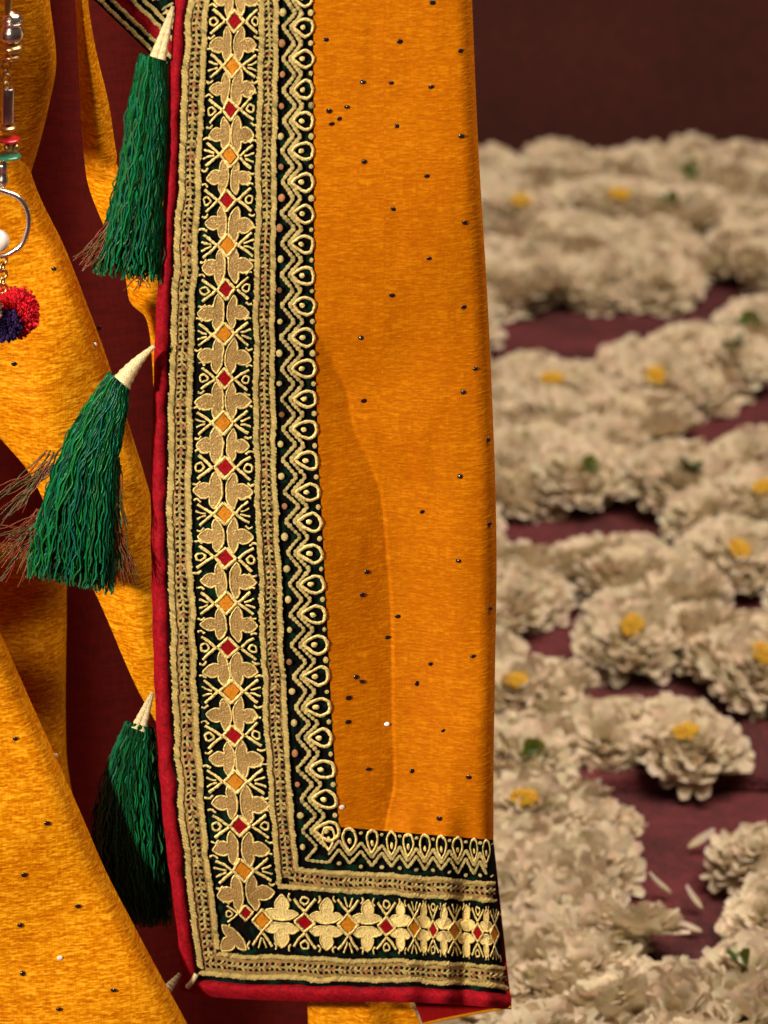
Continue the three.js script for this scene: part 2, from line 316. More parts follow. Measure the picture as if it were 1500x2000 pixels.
// a tube stroke in the flat pixel plane
function stroke(pts, r, closed = false, seg) {
  const c = new THREE.CatmullRomCurve3(pts.map(([x, y]) => new THREE.Vector3(x, y, 2.5)), closed, 'catmullrom', 0.3);
  return new THREE.TubeGeometry(c, seg ?? pts.length * 5, r, 6, closed);
}
function polyStroke(pts, r) {                                        // sharp-cornered stroke made of thread stitches
  const out = [];
  for (let i = 0; i + 1 < pts.length; i++) { const [x0, y0] = pts[i], [x1, y1] = pts[i + 1]; out.push(new THREE.TubeGeometry(new THREE.LineCurve3(new THREE.Vector3(x0, y0, 2.5), new THREE.Vector3(x1, y1, 2.5)), 4, r, 6)); const s = new THREE.SphereGeometry(r, 6, 5); s.translate(x1, y1, 2.5); out.push(s); }
  return merge(out);
}
const jit = (pts, k) => pts.map(([x, y]) => [x + rr(-k, k), y + rr(-k, k)]);
function putTrefoil(sx, map, m) { const g = trefoil(sx), rim = g.userData.rim; g.userData = {}; sub('trefoil', lay(g, map), m); sub('trefoil_outline', lay(rim, map), M.goldPale); }
function trefoil(sx) {                                               // three-lobed petal figure, opening to the left for sx = -1
  const s = new THREE.Shape(), j = () => rr(-1.2, 1.2);
  s.moveTo(-15 + j(), -33 + j()); s.quadraticCurveTo(-3 + j(), -20, -3, -7); s.lineTo(-3, 7); s.quadraticCurveTo(-3 + j(), 20, -15 + j(), 33 + j());
  s.quadraticCurveTo(-23, 25, -22 + j(), 11 + j()); s.quadraticCurveTo(-31, 17, -39 + j(), 12); s.quadraticCurveTo(-46, 7, -49 + j(), 1 + j());
  s.quadraticCurveTo(-44, -7, -37 + j(), -11); s.quadraticCurveTo(-30, -15, -22 + j(), -10 + j()); s.quadraticCurveTo(-23, -25, -15, -33);
  const g = flatShape(s, 0.8, 1.6); const rim = []; { const pts = s.getPoints(4).filter((p, i, q) => !i || p.distanceTo(q[i - 1]) > 1.5); rim.push(new THREE.TubeGeometry(new THREE.CatmullRomCurve3(pts.slice(0, -1).map((p) => new THREE.Vector3(p.x, p.y, 2.2)), true), 60, 1.7, 5, true)); }
  g.userData.rim = merge(rim);
  if (sx > 0) { g.scale(-1, 1, 1); g.userData.rim.scale(-1, 1, 1); }
  return g;
}
function motifCell(map, kind, sides = [-1, 1]) {                                // diamond with side sprays; map in local px (x across the band, y along)
  const big = kind === 'orange' ? 1.08 : 1;
  const d = (w, h) => poly(jit([[0, -h], [w, 0], [0, h], [-w, 0]], 0.8));
  const core = flatShape(d(12 * big, 14 * big), 1.6, 1.2);
  const w = 18 * big, h = 20 * big, fr = merge([stroke([[0, -h], [w * 0.5, -h * 0.5], [w, 0]], 3.2), stroke([[w, 0], [w * 0.5, h * 0.5], [0, h]], 3.2), stroke([[0, h], [-w * 0.5, h * 0.5], [-w, 0]], 3.2), stroke([[-w, 0], [-w * 0.5, -h * 0.5], [0, -h]], 3.2)]);
  sub(kind === 'red' ? 'red_diamond' : 'orange_diamond', lay(core, map), kind === 'red' ? M.redSatin : M.orangeSatin);
  sub('diamond_frame', lay(fr, map), M.goldPale);
  for (const s of sides) {
    const e = 1.0, list = [stroke(jit([[s * 21, 0], [s * 32, -10], [s * 46, -21]], 1.2), 3.0 * e), stroke(jit([[s * 21, 1], [s * 32, 10], [s * 46, 21]], 1.2), 3.0 * e)];
    if (kind === 'red') list.push(stroke(jit([[s * 34, 1], [s * 40, -7], [s * 48, -4], [s * 47, 6], [s * 40, 7]], 0.8), 2.2, true));
    else list.push(stroke(jit([[s * 32, -2], [s * 40, -4], [s * 50, -8]], 0.8), 2.1), stroke(jit([[s * 32, 3], [s * 40, 5], [s * 50, 9]], 0.8), 2.1));
    list.push(stroke(jit([[s * 40, 26], [s * 46, 31], [s * 53, 29]], 1), 2.2), stroke(jit([[s * 40, -26], [s * 46, -31], [s * 53, -29]], 1), 2.2));
    sub('spray', lay(merge(list), map), M.goldPale);
  }
}
const AM = 0.436;
const vMap = (yc, sy = 1) => { const t = rr(-0.07, 0.07), k = rr(0.98, 1.12), dx = rr(-2, 2), dy = rr(-2, 2); return (x, y, h) => V(AM + (dx + k * (x + t * y)) / 318, yc + dy + k * (y * sy - t * x), 0.0003 + h * PX); };
for (let k = 0; k <= 20; k++) {
  const yc = 42 + 87.3 * k;
  if (k === 20) motifCell((x, y, h) => V(AM - 0.01 + x * 0.78 / 318, yc - 4 + y * 0.78, 0.0003 + h * PX), 'red', [-1]); else motifCell(vMap(yc), k % 2 ? 'orange' : 'red');
  if (k < 20) for (const s of [-1, 1]) putTrefoil(s, vMap(yc + 43.6), M.goldTan);
}
for (const s of [-1, 1]) putTrefoil(s, vMap(-2), M.goldTan);
const hCells = [[505, 'orange', 1], [595, 'red', 1], [680, 'orange', 0.95], [755, 'red', 0.85], [809, 'orange', 0.6], [846, 'red', 0.48], [888, 'orange', 0.6], [933, 'red', 0.55], [966, 'orange', 0.4]];
const hMap = (xc, sx) => (x, y, h) => H(AM - x / 325, xc + y * sx, 0.0003 + h * PX);
hCells.forEach(([x, kind, sx], i) => {
  motifCell(hMap(x + (i ? 0 : 7), sx * (i ? 1 : 0.9)), kind, i ? [-1, 1] : [1]);
  if (i + 1 < hCells.length) { const x2 = hCells[i + 1][0]; for (const s of [-1, 1]) putTrefoil(s, hMap((x + x2) / 2, (x2 - x) / 88), M.goldPale); }
});
putTrefoil(-1, (x, y, h) => { const c = Math.cos(0.75), s = Math.sin(0.75); return DZ(478 + x * c + y * s - 10, 1828 - x * s + y * c - 6, 0.0003 + h * PX); }, M.goldTan);
// --- eye-shaped drops, paired zigzags and dots of the inner strip
const EP = 60.3;
function eye(map) {
  const ring = stroke(jit([[-27, 0], [-14, -12], [0, -17], [12, -12], [16, 0], [12, 12], [0, 17], [-14, 12]], 1.5), 3.5, true, 40);
  const mid = new THREE.SphereGeometry(1, 8, 6); mid.scale(6, 5, 3); mid.translate(-8, 0, 2.5);
  sub('eye_drop', lay(merge([ring, mid]), map), M.goldPale);
}
function edgeKnot(f, a, s, r, m = M.goldPale) { const c = f(a, s, 0.0007), e = f(a, s + 2).sub(f(a, s - 2)); sub('stitch_knot', knot(c, ZN, e, r * PX * rr(0.9, 1.2), r * 0.9 * PX, r * 0.7 * PX), m); }
const inY = (s) => s;
{
  const z1 = [], z2 = [], vEnd = 1640;
  for (let k = -1; 55 + EP * k - 25 < vEnd; k++) {
    const yc = 55 + EP * k;
    if (yc < vEnd - 10) eye((x, y, h) => V(0.945 + x / 318, yc + y, 0.0003 + h * PX));
    edgeKnot(V, 0.782, yc + EP / 2, rr(5.5, 8), R() < 0.4 ? M.copper : M.goldPale);
    if (yc + EP / 2 < 1600) edgeKnot(V, 0.982, yc + EP / 2, rr(4.5, 7));
    z1.push([0.790, yc], [0.868, yc + EP / 2]); z2.push([0.836, yc], [0.918, yc + EP / 2]);
  }
  const zig = (pts, f, r) => { const out = []; for (let i = 0; i + 1 < pts.length; i++) { const n = 5; for (let q = 0; q < n; q++) { const t = (q + 0.5) / n, a = lerp(pts[i][0], pts[i + 1][0], t), s = lerp(pts[i][1], pts[i + 1][1], t); const c = f(a, s, 0.0007), e = f(pts[i + 1][0], pts[i + 1][1]).sub(f(pts[i][0], pts[i][1])); out.push(knot(c, ZN, e, 5.2 * PX, r * PX * rr(0.8, 1.25), r * 0.8 * PX * rr(0.7, 1.3))); } } return merge(out); };
  sub('zigzag_braid', zig(z1, V, 4.3), M.goldPale); sub('zigzag_braid', zig(z2, V, 4.3), M.goldPale);
  const hx = [642, 683, 727, 765, 797, 830, 862, 894, 926, 950], h1 = [], h2 = [];
  hx.forEach((x, i) => {
    const nx = hx[i + 1] ?? 972, w = nx - x;
    eye((dx, dy, h) => H(0.945 + dx / 325, x + dy * w / EP * 1.05, 0.0003 + h * PX));
    edgeKnot(H, 0.782, x + w / 2, 4.6); if (i > 0) edgeKnot(H, 0.975, x + w / 2, 4);
    h1.push([0.790, x], [0.868, x + w / 2]); h2.push([0.836, x], [0.918, x + w / 2]);
  });
  h1.unshift([0.868, 618], [0.80, 598]); 
  sub('zigzag_braid', zig(h1.slice(0, -1), H, 3.4), M.goldPale); sub('zigzag_braid', zig(h2.slice(0, -1), H, 3.4), M.goldPale);
}
// thread end at the corner
part('thread_end', new THREE.TubeGeometry(new THREE.CatmullRomCurve3([DZ(384, 1902, 0.002), DZ(376, 1916, 0.003), DZ(366, 1928, 0.0025)]), 12, 0.0011, 7), M.capGold, dupatta);

// sequins
const sequinGeo = new THREE.SphereGeometry(1, 10, 6);
function sequin(parent, at, bright) {
  const g = sequinGeo.clone(); g.scale(0.00115 * rr(0.85, 1.15), 0.001 * rr(0.85, 1.15), 0.0004); g.rotateX(rr(-0.4, 0.4)); g.rotateY(rr(-0.4, 0.4)); g.translate(at.x, at.y, at.z);
  part('sequin', g, bright ? M.sequinGlint : M.sequin, parent);
}
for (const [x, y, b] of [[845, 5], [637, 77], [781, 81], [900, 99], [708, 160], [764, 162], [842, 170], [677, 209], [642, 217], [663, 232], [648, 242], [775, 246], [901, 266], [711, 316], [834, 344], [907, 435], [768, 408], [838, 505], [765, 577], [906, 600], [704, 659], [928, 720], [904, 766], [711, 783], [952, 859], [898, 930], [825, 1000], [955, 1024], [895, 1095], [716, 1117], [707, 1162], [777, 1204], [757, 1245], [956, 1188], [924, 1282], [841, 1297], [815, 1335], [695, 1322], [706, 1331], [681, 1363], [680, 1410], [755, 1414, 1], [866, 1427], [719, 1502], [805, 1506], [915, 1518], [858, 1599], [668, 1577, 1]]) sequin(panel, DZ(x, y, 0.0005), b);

// ================================================================ the skirt behind
const skirt = thing('skirt', 'long orange raw silk skirt in diagonal pleats with dark maroon lining on the left', 'skirt', P(200, 2060, -0.1).setY(0.02));
function pleat(name, Lf, Rf, y0, y1, zf, nx = 40, ny = 120, m = M.silkSkirt, label) {
  const S = (x, y) => { const b = clamp((x - Lf(y)) / (Rf(y) - Lf(y))); return P(x, y, zf(b, y)); };
  const mesh = part(name, sheet((i, j) => { const y = lerp(y0, y1, j), b = 0.5 - 0.5 * Math.cos(Math.PI * i) * 1; const x = lerp(Lf(y), Rf(y), lerp(i, b, 0.5)); return S(x, y); }, nx, ny), m, skirt, false, label);
  mesh.userData.S = undefined; delete mesh.userData.S;
  return [mesh, S];
}
const round = (b, r, k = 0.12) => -r * (1 - Math.sqrt(Math.max(0, 1 - clamp((b - (1 - k)) / k) ** 2)));
// lining, far behind everything; its unseen left and top are extended to shade the flowers
part('maroon_lining', sheet((i, j) => { const x = lerp(-0.95, -0.005, i), y = lerp(1.05, 0.012, j); return new THREE.Vector3(x, y, -0.115 + 0.006 * Math.sin(x * 95 + y * 2) - 0.05 * sst(-0.3, -0.95, x)); }, 160, 40), M.lining, skirt, false, 'dark maroon lining in deep shade');
const [pleatA, SA] = pleat('middle_pleat', curve([[-120, -950], [300, -520], [600, -215], [840, -14], [920, 55], [1000, 96], [1150, 182], [1345, 268], [1460, 335], [1600, 420]]), curve([[-120, -12], [0, 0], [150, 18], [300, 50], [380, 76], [480, 125], [600, 172], [680, 202], [800, 242], [900, 274], [1000, 305], [1100, 350], [1345, 450], [1600, 540]]), -120, 1600, (b, y) => -0.034 + 0.012 * Math.sin(b * Math.PI) - 0.012 * b + round(b, 0.012, 0.1) + 0.0015 * Math.sin(y * 0.02 + b * 9));  // far left run is out of view, extended to shade the lining
const [pleatB, SB] = pleat('front_pleat', curve([[600, -800], [2200, -300]]), curve([[600, -330], [900, -190], [1100, -75], [1180, -32], [1240, 2], [1370, 60], [1480, 110], [1600, 163], [1700, 206], [1800, 258], [1900, 311], [2000, 366], [2200, 470]]), 640, 2200, (b, y) => 0.030 + 0.010 * Math.sin(b * Math.PI) - 0.006 * b + round(b, 0.012, 0.08) + 0.0012 * Math.sin(y * 0.017 + b * 7));  // upper left run is out of view, extended to shade the pleat behind
pleat('inner_pleat', curve([[-120, 138], [20, 148], [340, 168], [450, 206], [540, 244], [585, 252], [600, 262], [615, 281], [640, 290], [690, 296], [760, 300]]), curve([[-120, 168], [0, 172], [100, 188], [200, 212], [300, 228], [335, 240], [360, 330], [700, 345], [760, 350]]), -120, 760, (b, y) => -0.055 + 0.010 * Math.sin(b * Math.PI));
pleat('upper_pleat', curve([[-120, -150], [400, -150]]), curve([[-120, 86], [0, 97], [120, 110], [200, 97], [300, 72], [400, 40]]), -120, 400, (b, y) => -0.048 + 0.006 * Math.sin(b * Math.PI) + round(b, 0.02, 0.25));  // right outline follows a shade boundary, put into the shape
pleat('inner_pleat', curve([[1000, -150], [1600, -150]]), curve([[1000, 122], [1130, 130], [1470, 130], [1600, 150]]), 1060, 1600, (b, y) => -0.075 + round(b, 0.02, 0.4) + 0.003 * Math.sin(y * 0.03));
pleat('lower_pleat', curve([[1900, 598], [2100, 606]]), curve([[1900, 780], [1955, 800], [2000, 822], [2100, 860]]), 1900, 2120, (b, y) => -0.040 + 0.012 * Math.sin(b * Math.PI) + 0.002 * Math.sin(b * 14));
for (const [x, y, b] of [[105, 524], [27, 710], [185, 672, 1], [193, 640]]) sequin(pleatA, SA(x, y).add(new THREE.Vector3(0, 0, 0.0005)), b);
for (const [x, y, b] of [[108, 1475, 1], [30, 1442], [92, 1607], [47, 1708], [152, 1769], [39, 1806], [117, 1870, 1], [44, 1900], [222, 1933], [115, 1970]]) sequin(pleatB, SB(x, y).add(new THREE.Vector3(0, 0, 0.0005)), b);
part('unseen_shade_cloth', sheet((i, j) => { const x = lerp(-1500, -400, i), y = lerp(-900, 285, j) - 30 * (1 - i) * j; return P(x, y, 0.12 + 0.01 * Math.sin(i * 14) * (0.4 + 0.6 * j)); }, 60, 20), M.silkSkirt, skirt);  // unseen cloth, out of view, placed to shade the upper left pleats
// embroidered strip of the skirt at the top, running down to the right
{
  const S = (a, s, h = 0) => { const u = [0.72, 0.69], v = [0.69, -0.72]; return P(150 + u[0] * s + v[0] * a, -32 + u[1] * s + v[1] * a, -0.030 + h); };
  const trim = part('embroidered_trim', sheet((i, j) => S(lerp(0, 150, i), lerp(-120, 240, j)), 10, 10), M.darkCloth, skirt);
  for (const a of [8, 24, 52, 68]) part('gold_braid', rope((s) => S(a, s, 0.001), -100, 235, 8), M.goldRope, trim);
  part('red_band', sheet((i, j) => S(lerp(28, 48, i), lerp(-110, 235, j), 0.0006), 4, 40, 0.03), M.velvet, trim);
  const kn = []; for (let s = -100; s < 235; s += 26) for (let q = 0; q < 7; q++) { const a = rr(78, 140); kn.push(knot(S(a, s + rr(-8, 8), 0.0012), ZN, new THREE.Vector3(rr(-1, 1), rr(-1, 1), 0), 8 * PX, 3 * PX, 3 * PX)); }
  part('stitch_lattice', merge(kn), M.goldPale, trim, true);
}

// ================================================================ tassels
function strandTube(pts, r0, r1, col, sides = 4) {                    // tapered thread through points
  const n = pts.length, pos = [], nor = [], cl = [], idx = [];
  for (let i = 0; i < n; i++) {
    const t = pts[Math.min(n - 1, i + 1)].clone().sub(pts[Math.max(0, i - 1)]).normalize();
    const s = new THREE.Vector3().crossVectors(t, ZN).normalize(), b = new THREE.Vector3().crossVectors(s, t), r = lerp(r0, r1, i / (n - 1));
    for (let k = 0; k < sides; k++) { const a = k / sides * 2 * Math.PI, d = s.clone().multiplyScalar(Math.cos(a)).addScaledVector(b, Math.sin(a)); pos.push(pts[i].x + d.x * r, pts[i].y + d.y * r, pts[i].z + d.z * r); nor.push(d.x, d.y, d.z); cl.push(...col); }
  }
  for (let i = 0; i + 1 < n; i++) for (let k = 0; k < sides; k++) { const a = i * sides + k, b = i * sides + (k + 1) % sides; idx.push(a, a + sides, b, b, a + sides, b + sides); }
  return { pos, nor, cl, idx };
}
function joinTubes(list) {
  const pos = [], nor = [], cl = [], idx = [];
  for (const t of list) { const o = pos.length / 3; for (const v of t.pos) pos.push(v); for (const v of t.nor) nor.push(v); for (const v of t.cl) cl.push(v); for (const v of t.idx) idx.push(v + o); }
  const g = new THREE.BufferGeometry();
  g.setAttribute('position', new THREE.Float32BufferAttribute(pos, 3)); g.setAttribute('normal', new THREE.Float32BufferAttribute(nor, 3)); g.setAttribute('color', new THREE.Float32BufferAttribute(cl, 3)); g.setIndex(idx);
  return g;
}
function greenTone() { const k = rr(0.25, 1.6), y = R(); return [0.003 * k + (y > 0.93 ? 0.02 : 0), (0.10 + 0.03 * rr(-1, 1)) * k, (0.036 + 0.02 * rr(-1, 1)) * k]; }
// left(s), right(s): outline in pixels for s 0..1 down the tassel; yTop, yEnd functions of the across position
function tassel(o) {
  const t = thing('tassel', o.label, 'tassel', P(o.cap[0][0], o.cap[0][1], o.z), 'tassels hanging from the red piping');
  // gold cap: one or two tapering wrapped cords
  const caps = o.double ? [-0.22, 0.22] : [0];
  for (const q of caps) {
    const [a, b] = o.cap, n = 44, dir = new THREE.Vector2(b[0] - a[0], b[1] - a[1]), len = dir.length(); dir.normalize(); const sd = new THREE.Vector2(-dir.y, dir.x);
    const pos = [], idx = [], uv = [];
    for (let i = 0; i <= n; i++) { const k = i / n, w = lerp(o.tip ?? 4, o.capW * (o.double ? 0.32 : 0.5), Math.pow(k, o.double ? 0.8 : 1.1)) * (1 + 0.05 * Math.sin(k * 40)), bend = (o.bend ?? 0) * Math.sin(Math.PI * k);
      const cx = lerp(a[0], b[0], k) + sd.x * (bend + q * o.capW * k), cy = lerp(a[1], b[1], k) + sd.y * (bend + q * o.capW * k);
      for (let m = 0; m <= 10; m++) { const an = m / 10 * 2 * Math.PI, off = Math.cos(an) * w; const p = P(cx + sd.x * off, cy + sd.y * off, o.z + 0.002 * k + Math.sin(an) * w * PX); pos.push(p.x, p.y, p.z); uv.push(m / 10 * 0.6, k * 3); } }
    for (let i = 0; i < n; i++) for (let m = 0; m < 10; m++) { const A = i * 11 + m; idx.push(A, A + 11, A + 1, A + 1, A + 11, A + 12); }
    const g = new THREE.BufferGeometry(); g.setAttribute('position', new THREE.Float32BufferAttribute(pos, 3)); g.setAttribute('uv', new THREE.Float32BufferAttribute(uv, 2)); g.setIndex(idx); g.computeVertexNormals();
    part('gold_cap', g, M.capGold, t);
  }
  const tubes = [];
  const nS = Math.round((o.n ?? 430) * 1.6), seg = 44;
  for (let k = 0; k < nS; k++) {
    let u = R(); const dep = rr(-1, 1);                              // across, and front-back
    const uu = 0.5 + (u - 0.5);
    const endF = (R() < 0.2 ? rr(0.7, 0.9) : rr(0.86, 1.03)) * (o.endCut ? o.endCut(uu) : 1);
    const ph = rr(0, 6.28), ph2 = rr(0, 6.28), am = rr(1.5, 4.6), fr = rr(22, 44), col = greenTone(), stray = R() < 0.12, drift = stray ? rr(-0.22, 0.22) : rr(-0.06, 0.06);
    const pts = [];
    for (let i = 0; i <= seg; i++) {
      const s = i / seg * endF, uv2 = clamp(uu + drift * s + (stray ? 0.08 * Math.sin(9 * s + ph) : 0), -0.08, 1.08), l = o.left(s), r = o.right(s);
      const w = Math.hypot(r[0] - l[0], r[1] - l[1]);
      const x = lerp(l[0], r[0], uv2) + am * Math.sin(fr * s + ph) * sst(0, 0.1, s) + 1.2 * Math.sin(70 * s + ph2), y = lerp(l[1], r[1], uv2) + am * Math.cos(fr * s + ph2);
      const half = Math.sqrt(Math.max(0, 1 - (2 * uv2 - 1) ** 2)) * w * 0.34 * PX;
      pts.push(P(x, y, o.z + (o.zd ?? 0) * s + dep * half));
    }
    tubes.push(strandTube(pts, 2.15 * PX, 1.8 * PX, col, 3));
  }
  part('threads', joinTubes(tubes), M.green, t, true);
  if (o.wisps) {
    const wt = [];
    for (const [from, to, n, spread] of o.wisps) for (let k = 0; k < n; k++) {
      const a = [from[0] + rr(-12, 12), from[1] + rr(-20, 20)], b = [to[0] + rr(-1, 1) * spread[0], to[1] + rr(-1, 1) * spread[1]], pts = [];
      for (let i = 0; i <= 12; i++) { const s = i / 12; pts.push(P(lerp(a[0], b[0], s) + 3 * Math.sin(s * 7 + k), lerp(a[1], b[1], s) + 14 * s * (1 - s) + 2 * Math.sin(s * 11 + k * 2), o.z + rr(-0.0004, 0.0004) + 0.004 * s)); }
      const tone = R() < 0.55 ? [0.15, 0.055, 0.022] : R() < 0.5 ? [0.05, 0.06, 0.02] : [0.16, 0.02, 0.012];
      wt.push(strandTube(pts, 1.5 * PX, 1.0 * PX, tone));
    }
    part('loose_threads', joinTubes(wt), M.green, t, true, 'brownish loose thread ends');
  }
  return t;
}
const cv2 = (pts) => { const fx = curve(pts.map(([s, x]) => [s, x])), fy = curve(pts.map(([s, , y]) => [s, y])); return (s) => [fx(s), fy(s)]; };
tassel({
  label: 'topmost green silk tassel, long and straight, hanging from two gold cords', z: 0.004, cap: [[338, 12], [308, 114]], capW: 30, double: true, tip: 3, n: 480,
  left: cv2([[0, 276, 108], [0.25, 252, 230], [0.5, 237, 330], [0.75, 216, 430], [1, 186, 525]]), right: cv2([[0, 322, 118], [0.25, 322, 230], [0.5, 318, 330], [0.75, 312, 430], [1, 306, 540]]),
  wisps: [[[225, 440], [165, 512], 26, [26, 18]], [[280, 500], [262, 560], 10, [30, 12]]],
});
tassel({
  label: 'middle green silk tassel swinging out left from a smooth pale gold cone', z: 0.010, cap: [[301, 676], [238, 748]], capW: 40, tip: 4, bend: 4, n: 480, zd: 0.004, fan: 1,
  left: cv2([[0, 214, 730], [0.2, 168, 800], [0.45, 118, 900], [0.7, 82, 1010], [1, 62, 1120]]), right: cv2([[0, 252, 758], [0.2, 238, 840], [0.45, 222, 930], [0.7, 222, 1030], [1, 214, 1150]]),
  wisps: [[[100, 900], [10, 985], 26, [34, 40]], [[85, 1010], [30, 1085], 70, [44, 60]], [[215, 1000], [250, 1110], 34, [24, 40]], [[225, 900], [240, 1060], 14, [20, 40]]],
});
tassel({
  label: 'green silk tassel half in shadow between the skirt pleat and the lower piping', z: -0.006, cap: [[298, 1352], [270, 1426]], capW: 30, double: true, tip: 3, n: 480, zd: -0.012,
  left: cv2([[0, 246, 1412], [0.25, 212, 1500], [0.5, 192, 1600], [0.75, 190, 1690], [1, 222, 1800]]), right: cv2([[0, 298, 1424], [0.25, 303, 1500], [0.5, 316, 1600], [0.75, 326, 1700], [1, 330, 1800]]),
});
tassel({
  label: 'tassel at the bottom corner, only its gold cone visible beside the front pleat', z: -0.002, cap: [[352, 1902], [318, 1942]], capW: 26, tip: 4, n: 160,
  left: cv2([[0, 300, 1936], [1, 230, 2250]]), right: cv2([[0, 330, 1948], [1, 330, 2280]]),
});

// ================================================================ hanging ornament at the left edge
{
  const z = 0.03, t = thing('hanging_ornament', 'silver and gold hanging ornament with a ring, a pearl and a woollen pompom', 'ornament', P(10, 660, z));
  const lathe = (name, prof, cx, m, sg = 24) => {                     // prof: [radius px, y px]
    const rows = prof.length, g = sheet((i, j) => { const q = j * (rows - 1), k = Math.min(rows - 2, Math.floor(q)), f = q - k, r = lerp(prof[k][0], prof[k + 1][0], f), y = lerp(prof[k][1], prof[k + 1][1], f), a = -i * 2 * Math.PI; const c = P(cx, y, z); return c.add(new THREE.Vector3(Math.cos(a) * r * PX, 0, Math.sin(a) * r * PX)); }, sg, (rows - 1) * 3);
    return part(name, g, m, t);
  };
  const ball = (cx, cy, rx, ry) => { const p = []; for (let k = 0; k <= 10; k++) { const a = k / 10 * Math.PI; p.push([Math.sin(a) * rx, cy - Math.cos(a) * ry]); } return p; };
  lathe('rod', [[7, -60], [7, 24]], 16, M.oldGold);
  lathe('bell_cap', [[2, 22], [15, 28], [20, 38], [17, 42], [21, 44], [18, 50], [22, 60], [23, 72], [18, 80], [3, 82]], 24, M.silver);
  lathe('gold_bead', ball(24, 94, 21, 11), 24, M.oldGold); lathe('gold_bead', ball(22, 111, 17, 8), 22, M.oldGold);
  for (let k = 0; k < 4; k++) { const c = P(12, 128 + k * 13, z); const g = new THREE.TorusGeometry(0.0017, 0.0005, 8, 16); g.rotateY(k % 2 ? 1.2 : 0.3); g.translate(c.x, c.y, c.z); part('chain_link', g, M.oldGold, t); }
  lathe('silver_tube', [[3, 171], [12, 173], [12, 240], [3, 242]], 16, M.silver);
  lathe('gold_bead', ball(15, 250, 17, 7), 15, M.oldGold);
  lathe('red_disc', ball(16, 272, 23, 6), 16, M.redBead, 28);
  for (const x of [-6, 15, 30]) { const c = P(x, 288, z + (x === 15 ? 0.0025 : 0)); const g = new THREE.SphereGeometry(0.0016, 12, 10); g.translate(c.x, c.y, c.z); part('gold_bead', g, x < 0 ? M.silver : M.oldGold, t); }
  lathe('green_disc', ball(16, 305, 25, 7), 16, M.greenBead, 28);
  lathe('link', [[2, 314], [10, 322], [8, 340], [11, 354], [4, 366]], 6, M.silver);
  const hoop = new THREE.CatmullRomCurve3([[-8, 372], [14, 376], [36, 386], [50, 404], [56, 430], [52, 456], [42, 478], [24, 492], [4, 500], [-24, 498], [-44, 470], [-50, 430], [-40, 396]].map(([x, y]) => P(x, y, z + 0.001)), true);
  part('ring', new THREE.TubeGeometry(hoop, 90, 0.00105, 12, true), M.silver, t);
  const pc = P(-4, 470, z + 0.003), pg = new THREE.SphereGeometry(0.0044, 24, 18); pg.translate(pc.x, pc.y, pc.z); part('pearl', pg, M.pearl, t);
  for (let k = 0; k < 5; k++) { const c = P(4, 508 + k * 14, z), g = new THREE.TorusGeometry(0.0019, 0.0006, 8, 16); g.rotateY(k % 2 ? 1.3 : 0.4); g.translate(c.x, c.y, c.z); part('chain_link', g, M.oldGold, t); }
  const tuft = (name, cx, cy, rad, n, tones, zo, label) => {
    const c = P(cx, cy, z + zo), list = [];
    for (let k = 0; k < n; k++) {
      const v = new THREE.Vector3(rr(-1, 1), rr(-1, 1), rr(-1, 1)).normalize(), w = new THREE.Vector3(rr(-1, 1), rr(-1, 1), rr(-1, 1)).multiplyScalar(0.18), L = rad * PX * rr(0.84, 0.98), pts = [];
      for (let i = 0; i <= 5; i++) pts.push(c.clone().addScaledVector(v, L * i / 5).addScaledVector(w, L * (i / 5) ** 2));
      const q = tones[Math.floor(R() * tones.length)], m = rr(0.7, 1.2);
      list.push(strandTube(pts, 2.4 * PX, 2.6 * PX, q.map((x) => x * m)));
    }
    part(name, joinTubes(list), M.wool, t, true, label);
  };
  tuft('pompom_wool', 26, 612, 47, 3200, [[0.75, 0.004, 0.022], [0.85, 0.006, 0.03], [0.6, 0.003, 0.015]], 0, 'bright red wool of the pompom');
  tuft('pompom_wool', 10, 634, 32, 2200, [[0.03, 0.006, 0.11], [0.022, 0.006, 0.08], [0.05, 0.01, 0.12]], 0.0075, 'dark purple wool of the pompom');
  tuft('pompom_wool', -14, 606, 20, 260, [[0.05, 0.22, 0.10], [0.5, 0.08, 0.12]], 0.012, 'green and pink wool of the pompom');
}

// ================================================================ chrysanthemum heads on the floor
const petalMat = phys({ color: lin(1, 1, 1), vertexColors: true, roughness: 0.75, transmission: 0.4, thickness: 0 });
const leafMat = mat({ color: lin(1, 1, 1), vertexColors: true, roughness: 0.7 });
function ribbonPetal(rand, len, wid, lift, curl, cup, base, tint) {    // strip bending outwards and up, pointing along +x
  const n = 4, pos = [], col = [], idx = [];
  let x = 0, y = 0, a = lift;
  for (let i = 0; i <= n; i++) {
    const s = i / n, w = wid * (0.35 + 1.0 * Math.sin(Math.PI * Math.pow(s, 0.8) * 0.86 + 0.1)) * 0.5;
    for (const [q, e] of [[-1, cup], [0, 0], [1, cup]]) { pos.push(x - Math.sin(a) * w * e, y + Math.cos(a) * w * e, q * w); const k = rand() * 0.05; col.push(lerp(base[0], tint[0], s) - k, lerp(base[1], tint[1], s) - k, lerp(base[2], tint[2], s) - k); }
    x += Math.cos(a) * len / n; y += Math.sin(a) * len / n; a += curl / n;
  }
  for (let i = 0; i < n; i++) for (let k = 0; k < 2; k++) { const A = i * 3 + k; idx.push(A, A + 1, A + 3, A + 1, A + 4, A + 3); }
  const g = new THREE.BufferGeometry(); g.setAttribute('position', new THREE.Float32BufferAttribute(pos, 3)); g.setAttribute('color', new THREE.Float32BufferAttribute(col, 3)); g.setIndex(idx); g.computeVertexNormals();
  return g;
}
